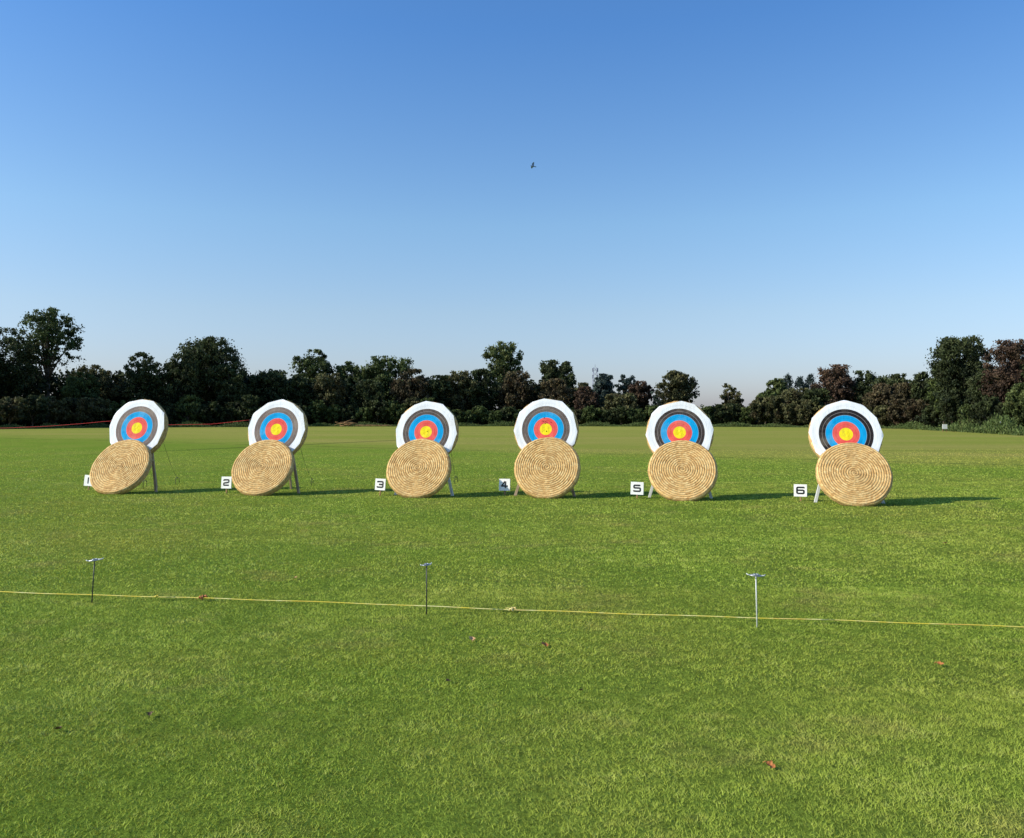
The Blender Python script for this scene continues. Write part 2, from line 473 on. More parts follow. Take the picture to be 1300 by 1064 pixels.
# ------------------------------------------------------------------ straw butts
def straw_disc(rad, thick, seed, seg=200):
    """pressed coil butt; front plane at y=0 facing -Y, body towards +Y; spiral ridges on both faces"""
    rs = np.random.default_rng(seed)
    per = 7
    nr = int(rad / PITCH_STRAW * per)
    ph = rs.uniform(0, 6.28, 4)
    vs = []; fs = []
    rads = [rad * (i + 1) / nr for i in range(nr)]
    def rim(t): return 1 + .004 * math.sin(3 * t + ph[0]) + .003 * math.sin(7 * t + ph[1]) + .0025 * math.sin(17 * t + ph[2])
    def front(r, t):
        fr = (r / PITCH_STRAW - t / (2 * math.pi)) % 1.0
        ridge = math.sqrt(max(0, 1 - (2 * fr - 1) ** 2))
        bulge = .006 * math.sin(2 * t + ph[3]) * (r / rad)
        edge = max(0, (r / rad - .94) / .06)
        return -.012 * ridge + bulge + .034 * edge * edge
    vs.append((0, 0, 0))
    for r in rads:
        for k in range(seg):
            t = 2 * math.pi * k / seg - math.pi
            q = r * (rim(t) if r > rad * .9 else 1)
            vs.append((q * math.cos(t), front(r, t), q * math.sin(t)))
    for k in range(seg): fs.append((0, 1 + k, 1 + (k + 1) % seg))
    for i in range(nr - 1):
        a = 1 + i * seg
        for k in range(seg): fs.append((a + k, a + seg + k, a + seg + (k + 1) % seg, a + (k + 1) % seg))
    nfront = len(fs)
    # edge: bulging layers
    last = 1 + (nr - 1) * seg
    for j in range(1, 9):
        u = j / 8
        for k in range(seg):
            t = 2 * math.pi * k / seg - math.pi
            q = rad * rim(t) * (1 + .010 * abs(math.sin(u * math.pi * 3)) + .004 * math.sin(29 * t + j))
            y = .034 + (thick - .034) * u
            vs.append((q * math.cos(t), y, q * math.sin(t)))
        a = last + (j - 1) * seg
        for k in range(seg): fs.append((a + k, a + seg + k, a + seg + (k + 1) % seg, a + (k + 1) % seg))
    a = last + 8 * seg
    b = len(vs)
    for k in range(seg):
        t = 2 * math.pi * k / seg - math.pi
        vs.append((rad * .5 * math.cos(t), thick + .004, rad * .5 * math.sin(t)))
    for k in range(seg): fs.append((a + k, b + k, b + (k + 1) % seg, a + (k + 1) % seg))
    fs.append(tuple(b + k for k in range(seg)))
    # loose straws sticking out of the coil and the rim
    def stub(p, d, ln, wd):
        d = d.normalized(); sd_ = d.cross(Vector((0, 1, 0))).normalized() * wd
        b0 = len(vs); vs.extend([tuple(p - sd_), tuple(p + sd_), tuple(p + d * ln + sd_ * .6), tuple(p + d * ln - sd_ * .6)]); fs.append((b0, b0 + 1, b0 + 2, b0 + 3))
    for _ in range(420):
        t = rs.uniform(0, 6.283); out = rs.random() < .62
        r = rad * rim(t) * (.99 if out else rs.uniform(.05, .97))
        tang = Vector((-math.sin(t), 0, math.cos(t))) * (1 if rs.random() < .5 else -1); radial = Vector((math.cos(t), 0, math.sin(t)))
        if out: stub(Vector((r * math.cos(t), rs.uniform(.01, thick), r * math.sin(t))), tang + radial * rs.uniform(.15, .9) + Vector((0, rs.uniform(-.3, .3), 0)), rs.uniform(.012, .040), rs.uniform(.0012, .0026))
        else: stub(Vector((r * math.cos(t), -.012, r * math.sin(t))), tang + radial * rs.uniform(-.5, .5) + Vector((0, -rs.uniform(.1, .5), 0)), rs.uniform(.015, .045), rs.uniform(.0012, .0024))
    me = bpy.data.meshes.new('straw_disc'); me.from_pydata(vs, [], fs); me.update()
    me.materials.append(M['straw']); me.materials.append(M['straw_side'])
    mi = [0 if i < nfront or i >= len(fs) - 420 else 1 for i in range(len(fs))]
    me.polygons.foreach_set('material_index', mi); me.polygons.foreach_set('use_smooth', [True] * len(fs))
    return me

discs = [straw_disc(.65, .11, s) for s in (1, 2, 3)]

def paper_face(rad_fn, seed):
    """trimmed paper face with straight-cut edges; slightly cockled"""
    rs = random.Random(seed)
    ncorn = 12
    ang = sorted((i + rs.uniform(-.2, .2)) * 2 * math.pi / ncorn for i in range(ncorn))
    cr = [rs.uniform(.638, .672) for _ in range(ncorn)]
    pts = [(c * math.cos(a), c * math.sin(a)) for a, c in zip(ang, cr)]
    per = 8
    ring = []
    for i in range(ncorn):
        x0, y0 = pts[i]; x1, y1 = pts[(i + 1) % ncorn]
        for k in range(per):
            t = k / per; ring.append((x0 + (x1 - x0) * t, y0 + (y1 - y0) * t))
    n = len(ring); NR = 22
    vs = [(0, -.0215, 0)]; fs = []
    for j in range(1, NR + 1):
        s = j / NR
        for x, z in ring:
            xx, zz = x * s, z * s; r = math.hypot(xx, zz); t = math.atan2(zz, xx)
            y = -.0225 + .0035 * math.sin(5 * t + seed) * s + .002 * math.sin(31 * r + 3 * t)
            over = max(0, r - .615)
            y += over * over * 3 + max(0, r - .655) * 1.2           # the trimmed rim turns back over the straw
            vs.append((xx, y, zz))
    for k in range(n): fs.append((0, 1 + k, 1 + (k + 1) % n))
    for j in range(NR - 1):
        a = 1 + j * n
        for k in range(n): fs.append((a + k, a + n + k, a + n + (k + 1) % n, a + (k + 1) % n))
    me = bpy.data.meshes.new('paper_face'); me.from_pydata(vs, [], fs); me.update()
    me.polygons.foreach_set('use_smooth', [True] * len(fs))
    return me

# px, py of the gold, depth, lean, front butt centre px, its lean, materials
T = [
    (173.7, 543.8, 18.45, 15.0, 153.2, 33.0),
    (350.7, 545.5, 18.10, 15.0, 333.4, 32.0),
    (540.8, 548.7, 17.55, 14.0, 531.2, 29.0),
    (692.9, 545.3, 17.40, 15.0, 694.2, 25.0),
    (862.7, 549.4, 16.97, 14.0, 866.0, 30.0),
    (1074.1, 551.6, 16.05, 16.0, 1083.5, 32.0),
]
YAW = R(-9.8)            # faces look a little to the left of the camera axis
faces = [
    ((.18, .135, .12), .90, 'badly faded brown black ring'),
    ((.16, .115, .10), .85, 'faded brown-black ring'),
    ((.06, .048, .042), .55, 'brownish black ring and scarred gold'),
    ((.09, .070, .062), .62, 'dark arrow holes clustered above the gold'),
    ((.020, .016, .018), .30, 'dark black ring and clean gold'),
    ((.009, .009, .012), .12, 'crispest black ring'),
]
face_labels = [
    'leftmost upright target with a badly faded brownish outer ring',
    'upright target with faded brown outer ring beside the board marked 2',
    'upright target with scuffed yellow centre beside the board marked 3',
    'upright target with arrow holes clustered above its yellow centre',
    'upright target with dark outer ring and clean centre by the board marked 5',
    'rightmost upright target with the crispest black ring and straw showing upper left',
]
butt_labels = [
    'bare coiled straw disc partly hiding the board marked 1',
    'bare coiled straw disc with dark centre knot right of the board marked 2',
    'bare coiled straw disc right of the board marked 3',
    'bare coiled straw disc standing steepest, right of the board marked 4',
    'bare coiled straw disc right of the board marked 5',
    'bare coiled straw disc nearest the camera, right of the board marked 6',
]
stand_labels = ['wooden tripod stand behind the straw disc by the board marked %d' % (i + 1) for i in range(6)]
holes = {
    2: [(.03, .01), (-.03, -.15), (.0, -.17)],
    3: [(-.04, .24), (-.08, .17), (-.05, .16), (-.01, .155), (.02, .135), (.10, .14), (.01, -.04), (-.02, .12)],
}
for i, (px, py, D, lean, bx, blean) in enumerate(T):
    c = at_depth(px, py, D)
    zc = c.z
    root_xy = (c.x, c.y, 0)
    L = R(lean)
    # archery target: butt + paper
    t = empty('archery_target', root_xy, YAW)
    tag(t, face_labels[i], 'archery target', 'upright targets with coloured rings')
    d = link('straw_butt', discs[i % 3], None, t)
    d.location = (0, .02, zc); d.rotation_euler = (-L, 0, 0)
    # spin each butt about its own axis
    d.rotation_euler = (Matrix.Rotation(-L, 3, 'X') @ Matrix.Rotation(1.1 * i, 3, 'Y')).to_euler()
    pf = link('paper_face', paper_face(None, 11 + i), mat_face('paper_face_%d' % (i + 1), faces[i][0], faces[i][1], 4.7 * i), t)
    pf.location = (0, 0.02, zc); pf.rotation_euler = (-L, 0, 0)
    pf['label'] = 'ringed paper with ' + faces[i][2]
    for hx, hz in holes.get(i, []):
        hb = MB(); k = 9; rr = random.uniform(.005, .009)
        vs = [(hx + rr * random.uniform(.6, 1.3) * math.cos(2 * math.pi * q / k), -.0300, hz + rr * random.uniform(.7, 1.6) * math.sin(2 * math.pi * q / k)) for q in range(k)]
        vs2 = [(v[0], -.019, v[2]) for v in vs]
        hb.add(vs + vs2, [tuple(range(k))] + [(q, q + k, (q + 1) % k + k, (q + 1) % k) for q in range(k)])
        hb.build('arrow_hole', M['hole'], pf)
    # stand
    s = empty('target_stand', root_xy, YAW)
    tag(s, stand_labels[i], 'stand', 'wooden tripod stands holding the targets')
    tl = math.tan(L)
    def plane(x, z, off): return (x, (z - zc) * tl + off / math.cos(L), z)
    wood = M['white_wood'] if i in (2, 4, 5) else M['raw_wood']
    back = .02 + .11 + .035
    for sx in (-1, 1):
        mb = MB(); mb.beam(plane(.60 * sx, -.02, back), plane(.055 * sx, 1.80, back), .055, .035, up=(0, -1, 0)); mb.build('leg', wood, s)
    mb = MB(); mb.beam(plane(0, 1.78, back + .04), (0, .78, -.02), .05, .035, up=(1, 0, 0)); o = mb.build('rear_leg', wood, s)
    mb = MB(); mb.beam(plane(-.44, .66, back - .045), plane(.44, .66, back - .045), .045, .05, up=(0, -1, 0)); mb.build('crossbar', wood, s)
    # bare butt leaning in front
    A = R(blean); th = .11; rad = .65
    zf = rad * math.cos(A) + th * math.sin(A) - .040
    ztop = zf + rad * math.cos(A) - th * math.sin(A)
    yf = (ztop - zc) * tl - .030 - th * math.cos(A) - rad * math.sin(A)
    # sideways position from where its centre stands
    def world(lx): return Matrix.Rotation(YAW, 3, 'Z') @ Vector((lx, yf, 0)) + Vector(root_xy)
    lx = 0.0
    for _ in range(6):
        p = world(lx); want = (bx - 650) / F * p.y; lx += (want - p.x)
    p = world(lx)
    b = link('straw_butt', discs[(i + 1) % 3], None)
    b.location = (p.x, p.y, zf)
    b.rotation_euler = (Matrix.Rotation(YAW, 3, 'Z') @ Matrix.Rotation(-A, 3, 'X') @ Matrix.Rotation(.9 * i + .4, 3, 'Y')).to_euler()
    tag(b, butt_labels[i], 'straw butt', 'bare straw butts leaning on the stands')

# ------------------------------------------------------------------ numbered boards
def arc_path(pts, r=.02, n=5):
    """round the corners of a polyline"""
    out = [Vector(pts[0])]
    for i in range(1, len(pts) - 1):
        p, a, b = Vector(pts[i]), Vector(pts[i - 1]), Vector(pts[i + 1])
        u = (a - p).normalized(); v = (b - p).normalized()
        q = min(r, (a - p).length * .5, (b - p).length * .5)
        s, e = p + u * q, p + v * q
        for k in range(n + 1):
            t = k / n
            out.append(s * (1 - t) ** 2 + p * 2 * t * (1 - t) + e * t * t)
    out.append(Vector(pts[-1]))
    return out

def ribbon(mb, pts, w, y):
    n = len(pts); vs = []
    for i, p in enumerate(pts):
        d = (pts[min(i + 1, n - 1)] - pts[max(i - 1, 0)]).normalized()
        nn = Vector((-d.y, d.x))
        vs += [(p.x + nn.x * w / 2, y, p.y + nn.y * w / 2), (p.x - nn.x * w / 2, y, p.y - nn.y * w / 2)]
    mb.add(vs, [(2 * i, 2 * i + 1, 2 * i + 3, 2 * i + 2) for i in range(n - 1)])

def digit(k, mb, y):
    a, h, s = .062, .056, .031       # half width, half height, stroke
    y2 = y - .0012
    if k == 1: ribbon(mb, [Vector((-.012, h + .01)), Vector((-.012, -h - .01))], s, y)
    if k == 2: ribbon(mb, arc_path([(-a, h - .022), (-a, h), (a, h), (a, .004), (-a, -.012), (-a, -h), (a + .006, -h)]), s, y)
    if k == 3:
        ribbon(mb, arc_path([(-a, h - .018), (-a, h), (a, h), (a, -h), (-a, -h), (-a, -h + .018)]), s, y)
        ribbon(mb, [Vector((-a * .45, 0)), Vector((a, 0))], s, y2)
    if k == 4:
        ribbon(mb, [Vector((.012, h + .012)), Vector((-a - .004, -.026))], s, y)
        ribbon(mb, [Vector((-a - .01, -.026)), Vector((a + .012, -.026))], s, y2)
        ribbon(mb, [Vector((.022, h + .012)), Vector((.022, -h - .010))], s, y2 - .0012)
    if k == 5: ribbon(mb, arc_path([(a, h), (-a, h), (-a, .006), (a, .006), (a, -h), (-a, -h), (-a, -h + .016)]), s, y)
    if k == 6:
        ribbon(mb, arc_path([(a, h - .016), (a, h), (-a, h), (-a, -h), (a, -h), (a, .004), (-a, .004)]), s, y)

signs = [(112.2, 622.4, 110.8, 603.2, 617.0, .03), (287.5, 625.9, 286.7, 605.2, 620.2, -.02), (482.5, 629.0, 482.9, 607.8, 622.4, .02),
         (640.8, 628.5, 641.0, 608.0, 623.0, -.02), (808.8, 632.8, 809.0, 612.0, 628.0, .015), (1016.5, 636.2, 1016.6, 615.0, 630.5, -.01)]
for i, (fx, fy, cx, y0, y1, tilt) in enumerate(signs):
    g = on_ground(fx, fy)
    top = at_depth(cx, y0, g.y); bot = at_depth(cx, y1, g.y)
    hgt = top.z - bot.z; zc = (top.z + bot.z) / 2; wd = max(hgt * 1.04, .235)
    s = empty('number_board', (g.x, g.y, 0), YAW - .22 + [.08, .05, .0, -.04, .03, -.06][i])
    s.rotation_euler = (-.10, tilt, s.rotation_euler.z)
    tag(s, ['white board marked 1, half hidden by the leftmost straw disc', 'white board on a short stake marked with a black 2',
            'white board on a short stake marked with a black 3', 'white board on a short stake marked with a black 4',
            'white board on a short stake marked with a black 5', 'white board on a short stake marked with a black 6'][i],
        'number board', 'numbered boards beside the targets')
    mb = MB(); mb.beam((0, 0, zc), (0, 0, 0.0 - .05), .032, .022, up=(0, 1, 0)); mb.build('stake', M['stake'], s)
    mb = MB(); mb.beam((0, -.019, zc - hgt / 2), (0, -.019, zc + hgt / 2), wd, .012, up=(0, 1, 0), bev=.003); mb.build('board', M['plate'], s)
    mb = MB(); digit(i + 1, mb, -.0275); o = mb.build('numeral', M['black'], s); o.location = (0, 0, zc)
    o.scale = (hgt / .235,) * 3 if False else (1, 1, 1)

# ------------------------------------------------------------------ hoops and guy ropes behind the targets
def hoop(px, py, h, wd, label, yaw=0.0):
    g = on_ground(px, py)
    pts = [(-wd / 2, 0, -.05), (-wd / 2, 0, h * .8)] + [(-wd / 2 * math.cos(t), 0, h * .8 + h * .2 * math.sin(t)) for t in (.5, 1.0, 1.57, 2.1, 2.6)] + [(wd / 2, 0, h * .8), (wd / 2, 0, h * .25)]
    mb = MB(); mb.tube(pts, .007, 8)
    o = mb.build('ground_hoop', M['dark_steel']); o.location = (g.x, g.y, 0); o.rotation_euler = (0, 0, yaw)
    tag(o, label, 'hoop peg', 'dark metal hoop pegs behind the targets')
    return g
hoop(184.0, 621.0, .19, .075, 'dark metal hoop peg beside the leg of the leftmost target')
g1 = hoop(225.3, 615.0, .16, .085, 'dark metal hoop peg out on the grass right of the leftmost target')
g2 = hoop(396.2, 616.0, .15, .05, 'dark hooked peg on the grass right of the target by board 2', .9)
g3 = hoop(579.0, 614.5, .17, .06, 'tall dark hoop peg right of the target by board 3', .3)
def guy(i, g, label, dz=-.45, dx=.5):
    px, py, D = T[i][:3]; c = at_depth(px, py, D)
    a = Vector((c.x, c.y, 0)) + Matrix.Rotation(YAW, 3, 'Z') @ Vector((dx, .12, 0)); a.z = c.z + dz
    b = Vector((g.x, g.y, .13))
    mb = MB(); mb.tube([a.lerp(b, t / 8) - Vector((0, 0, .06 * math.sin(math.pi * t / 8))) for t in range(9)], .0035, 6)
    tag(mb.build('guy_rope', M['guy']), label, 'guy rope', 'thin dark guy ropes holding the targets')
guy(0, g1, 'thin dark guy rope sloping down behind the leftmost target', -.32, .56)
guy(1, g2, 'thin dark guy rope sloping down behind the target by board 2', -.42, .5)
guy(2, g3, 'thin dark guy rope sloping down behind the target by board 3', -.42, .5)

# ------------------------------------------------------------------ the shooting-line rope and ground pins
a = on_ground(-60, 752.0); b = on_ground(1380, 803.5)
def rope():
    pts = []; N = 400
    A, B = Vector((a.x, a.y, 0)), Vector((b.x, b.y, 0)); dr = (B - A).normalized(); nn = Vector((-dr.y, dr.x, 0))
    A = A - dr * 3; B = B + dr * 3
    for i in range(N + 1):
        t = i / N; p = A.lerp(B, t)
        s = t * (B - A).length
        p += nn * (.006 * math.sin(s * 1.1) + .003 * math.sin(s * 3.7 + 1)) 
        p.z = .024 + .004 * math.sin(s * 1.3) + .002 * math.sin(s * 6.1)
        pts.append(p)
    mb = MB(); mb.tube(pts, .0040, 8)
    o = mb.build('rope', M['rope'])
    tag(o, 'thin yellow rope stretched low across the grass in front', 'rope')
    # knots and frayed ends
    def knot(px, sz, name_mat):
        k = min(range(len(pts)), key=lambda q: abs(pts[q].x / pts[q].y - (px - 650) / F))
        c = pts[k]; m = MB()
        m.tube([c + Vector((sz * 1.3 * math.cos(t) * (1 - .1 * j), sz * .7 * math.sin(t), sz * .5 * math.sin(2 * t) + .004)) for j, t in enumerate([q * .7 for q in range(12)])], .0065, 7)
        for _ in range(5):
            e = c + Vector((random.uniform(-1, 1) * sz * 2.2, random.uniform(-1, 1) * sz, random.uniform(-.01, .018)))
            m.tube([c, c.lerp(e, .5) + Vector((0, 0, .008)), e], .0025, 5)
        m.build('knot', name_mat, o)
    knot(259, .030, M['leaf_orange']); knot(648, .026, M['rope']); knot(205, .012, M['rope'])
rope()

def pin(bx, by, tx, ty, kind, mat_rod, label, yaw, tilt):
    g = on_ground(bx, by); top = at_depth(tx, ty, g.y)
    o = empty('ground_quiver', (g.x, g.y, 0)); tag(o, label, 'ground quiver', 'metal pins with ring tops along the rope')
    tv = top - Vector((g.x, g.y, 0))
    mb = MB(); mb.tube([Vector((0, 0, -.06)) - tv * .02, tv * .5, tv], .0052, 8); mb.build('rod', mat_rod, o)
    # ring that holds arrows: an oval of wire with a small second eye and two bent tips
    m = MB(); W = .046 if kind != 'small' else .034
    Rm = Matrix.Rotation(yaw, 3, 'Z') @ Matrix.Rotation(tilt, 3, 'Y')
    m.tube([tv + Rm @ Vector((W * math.cos(t), W * .62 * math.sin(t), .002)) for t in [2 * math.pi * q / 28 for q in range(28)]], .0042, 8, closed=True)
    m.tube([tv + Rm @ Vector((W * .42 * math.cos(t), W * .40 * math.sin(t), .010)) for t in [2 * math.pi * q / 18 for q in range(18)]], .0038, 8, closed=True)
    m.tube([tv + Rm @ Vector((-W, 0, .002)), tv + Rm @ Vector((W, 0, .002))], .0038, 8)
    m.build('ring', M['steel'] if kind != 'dark' else M['steel'], o)
    for sx in (-1, 1):
        m = MB(); m.tube([tv + Rm @ Vector((sx * W * .95, 0, .003)), tv + Rm @ Vector((sx * W * 1.32, .006, .004)), tv + Rm @ Vector((sx * W * 1.5, .010, .012))], [.0052, .0045, .0035], 8)
        m.build('prong', M['pale_steel'], o)
pin(116.2, 766.5, 120.2, 711.5, 'dark', M['dark_steel'], 'leftmost metal ground pin with a flat ring top, leaning right', .25, -.10)
pin(541.6, 780.5, 541.6, 717.5, 'small', M['dark_steel'], 'upright dark metal ground pin with small ring top, middle of the three', .6, -.05)
pin(961.2, 796.5, 959.6, 731.0, 'pale', M['pale_steel'], 'pale metal ground pin with ring top, rightmost of the three', -.15, .05)

# ------------------------------------------------------------------ fallen leaves
def leaf(px, py, size, mat, label, seed):
    rs = random.Random(seed); g = on_ground(px, py, .02)
    n = 14; vs = []; fs = []
    for i in range(n + 1):
        t = i / n; wd = size * .38 * math.sin(math.pi * t) ** .7 * (1 + .28 * math.sin(t * 17 + seed))
        x = (t - .5) * size
        for j in (-2, -1, 0, 1, 2):
            y = j / 2 * wd
            z = .012 + .35 * size * (t - .5) ** 2 * 2 + abs(j) * .12 * size * (1 + .5 * math.sin(seed + 5 * t)) * math.sin(math.pi * t)
            vs.append((x, y, z))
    for i in range(n):
        for j in range(4):
            q = i * 5 + j; fs.append((q, q + 1, q + 6, q + 5))
    mb = MB(); mb.add(vs, fs, True)
    mb.tube([(size * .48, 0, .02 + .15 * size), (size * .72, size * .06, .014)], .0016, 5)
    o = mb.build('fallen_leaf', mat); o.location = (g.x, g.y, .004)
    o.rotation_euler = (rs.uniform(-.4, .4), rs.uniform(-.3, .3), rs.uniform(0, 6.28))
    tag(o, label, 'leaf', 'fallen leaves on the grass')
leaf(598, 811, .055, M['leaf_pale'], 'curled tan leaf on the grass just below the rope', 1)
leaf(690.5, 818, .058, M['leaf_orange'], 'reddish orange leaf right of the curled tan leaf', 2)
leaf(1194, 842.5, .048, M['leaf_orange'], 'orange leaf lying on the right side of the lawn', 3)
leaf(977.5, 971, .048, M['leaf_orange'], 'small orange leaf nearest the camera', 4)
leaf(191, 906, .042, M['leaf_brown'], 'dark brown leaf lying in the lower left grass', 5)
leaf(74, 925, .040, M['leaf_brown'], 'dark brown leaf at the far lower left', 6)
leaf(568, 864, .038, M['leaf_brown'], 'dark brown leaf left of the photo centre below the rope', 7)
leaf(737, 876, .034, M['leaf_brown'], 'dark brown leaf right of the photo centre below the rope', 8)
leaf(375, 733, .040, M['leaf_pale'], 'small pale leaf beyond the rope on the left', 9)
leaf(1200, 689.5, .06, M['leaf_pale'], 'small pale leaf far beyond the rope on the right', 10)

# ------------------------------------------------------------------ trees
LEAF = {
    'dark': mat_leaf('foliage_dark', (.014, .022, .009), (.092, .112, .040), (.075, .068, .030)),
    'green': mat_leaf('foliage_green', (.022, .038, .012), (.135, .17, .05), (.12, .115, .042)),
    'olive': mat_leaf('foliage_olive', (.024, .028, .012), (.17, .165, .066), (.15, .105, .050), .6),
    'brown': mat_leaf('foliage_brown', (.024, .021, .012), (.155, .125, .06), (.15, .090, .048), .6),
    'red': mat_leaf('foliage_autumn', (.028, .020, .014), (.150, .092, .060), (.16, .105, .052), .6),
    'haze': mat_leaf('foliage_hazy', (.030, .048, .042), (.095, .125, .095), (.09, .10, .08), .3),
    'light': mat_leaf('foliage_light', (.035, .055, .016), (.17, .20, .065), (.16, .15, .05), .4),
    'bank': mat_leaf('foliage_bank', (.035, .060, .016), (.14, .19, .055), (.15, .15, .05), .5),
}

def crown_points(n_clump, leaves, size, cw, ch, cz, lobes, rs, fill=.25, spiky=.12, flat=0.0):
    """leaf quads in clumps over the surface of several lobes; local origin at the trunk foot"""
    V = []; Tn = []; centres = []
    lob = []
    for k in range(lobes):
        if k == 0: lob.append((0, 0, cz, cw * .74, ch * .74)); continue
        a = rs.uniform(0, 2 * math.pi); e = rs.uniform(-.9, 1.0)
        rr = rs.uniform(.36, .58)
        sc = rs.uniform(.36, .54)
        lob.append((cw * rr * math.cos(a) * math.sqrt(max(.1, 1 - e * e * .8)), cw * rr * math.sin(a) * math.sqrt(max(.1, 1 - e * e * .8)), cz + ch * .50 * e, cw * sc, ch * sc))
    lob_t = [rs.uniform(-.12, .12) for _ in lob]
    for q in range(n_clump):
        li = int(rs.integers(0, len(lob))) if rs.random() > .48 else 0
        lx, ly, lz, lw, lh = lob[li]
        d = rs.normal(size=3); d /= np.linalg.norm(d)
        rad = 1.0 if rs.random() > fill else rs.uniform(.3, .95)
        rad *= 1 + float(np.clip(rs.normal(0, spiky), -2 * spiky, 1.2 * spiky))
        c = np.array([lx + d[0] * lw * rad, ly + d[1] * lw * rad, lz + d[2] * lh * rad])
        if c[2] < .25: c[2] = rs.uniform(.2, .8)
        centres.append(c)
        cr = (cw + ch) / 2 * rs.uniform(.08, .25)
        m = int(leaves * rs.uniform(.6, 1.4))
        off = rs.normal(0, 1, (m, 3)); off /= np.maximum(1e-6, np.linalg.norm(off, axis=1))[:, None]
        off *= (cr * np.minimum(np.abs(rs.normal(0, .6, m)), rs.uniform(.9, 1.15, m)))[:, None]; off[:, 2] *= .75
        p = c + off
        p[:, 2] = np.maximum(p[:, 2], .08)
        u = rs.normal(size=(m, 3)); u /= np.linalg.norm(u, axis=1)[:, None]
        v = np.cross(u, rs.normal(size=(m, 3))); v /= np.linalg.norm(v, axis=1)[:, None]
        sz = (size * rs.uniform(.55, 1.35, m))[:, None]
        quad = np.stack([p - u * sz * .5, p + v * sz * .30, p + u * sz * .5, p - v * sz * .30], 1)
        V.append(quad.reshape(-1, 3))
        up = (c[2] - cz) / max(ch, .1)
        base = .38 + .22 * up + lob_t[li] + rs.normal(0, .14)  # light from above put into the tint: higher clumps paler
        if rad < .8: base -= .25  # inner clumps tinted darker to stand for shade in the crown
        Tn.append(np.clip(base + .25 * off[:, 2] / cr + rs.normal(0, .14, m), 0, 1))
    return np.concatenate(V), np.concatenate(Tn), centres

def woody(centres, trunk_h, cz, r0, rs, limbs=14, lean=0.0):
    mb = MB()
    top = Vector((lean, rs.uniform(-.2, .2), cz + .15 * cz))
    pts = [Vector((0, 0, -.2)), Vector((rs.uniform(-.1, .1), 0, trunk_h * .5)), Vector((lean * .4, 0, trunk_h)), top * .85 + Vector((0, 0, .02)), top]
    mb.tube(pts, [r0 * 1.25, r0, r0 * .85, r0 * .5, r0 * .2], 8)
    idx = rs.permutation(len(centres))[:limbs]
    for k in idx:
        c = Vector(centres[k]); t = rs.uniform(.55, 1.0)
        s = Vector((lean * .4 * t, 0, trunk_h * t + (cz - trunk_h) * rs.uniform(0, .7)))
        if s.z > c.z: s.z = max(trunk_h * .5, c.z * .7)
        mid = s.lerp(c, .5) + Vector((rs.uniform(-.2, .2), rs.uniform(-.2, .2), rs.uniform(0, .5)))
        mb.tube([s, mid, c], [r0 * .42, r0 * .26, r0 * .08], 6)
    return mb

tree_no = 0
def tree(px, top_y, w_px, D, kind, label, cat='tree', name='tree', group='trees along the far edge of the field', low=None, seed=None,
         n=110, leaves=60, size=None, lobes=8, fill=.25, spiky=.12, airy=False, trunk=None):
    """px/top_y give where the crown's top stands; low = height where foliage begins, in share of the height"""
    global tree_no
    tree_no += 1
    rs = np.random.default_rng(100 + (seed if seed is not None else tree_no))
    g = Vector(((px - 650) / F * D, D, 0))
    Ht = at_depth(px, top_y, D).z
    W = w_px * D / F
    low_z = Ht * (low if low is not None else .04)
    ch = (Ht - low_z) / 2 * .98; cz = low_z + ch; cw = W / 2
    size = size if size else D * .0025
    leaves = int(leaves * 2.1); n = int(n * 1.5)
    o = empty(name, g); tag(o, label, cat, group)
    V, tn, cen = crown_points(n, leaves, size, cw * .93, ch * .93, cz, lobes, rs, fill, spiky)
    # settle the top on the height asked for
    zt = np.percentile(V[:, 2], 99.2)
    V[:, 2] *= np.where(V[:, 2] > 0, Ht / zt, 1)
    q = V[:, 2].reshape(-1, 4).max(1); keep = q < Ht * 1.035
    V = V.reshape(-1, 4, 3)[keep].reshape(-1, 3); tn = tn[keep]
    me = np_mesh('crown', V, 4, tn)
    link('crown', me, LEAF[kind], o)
    r0 = trunk or max(.07, Ht * .022)
    wb = woody([c * np.array([1, 1, Ht / zt]) for c in cen], max(.4, low_z + .15 * Ht), cz, r0, rs, 22 if airy else 12)
    wb.build('trunk' if name != 'bush' else 'stem', M['bark'], o)
    return o

def edge_D(px):
    xs = [-80, 0, 140, 330, 400, 700, 960, 1100, 1160, 1200, 1260, 1300, 1380]
    ds = [116, 122, 142, 147, 155, 160, 148, 134, 122, 108, 92, 84, 78]
    return float(np.interp(px, xs, ds))

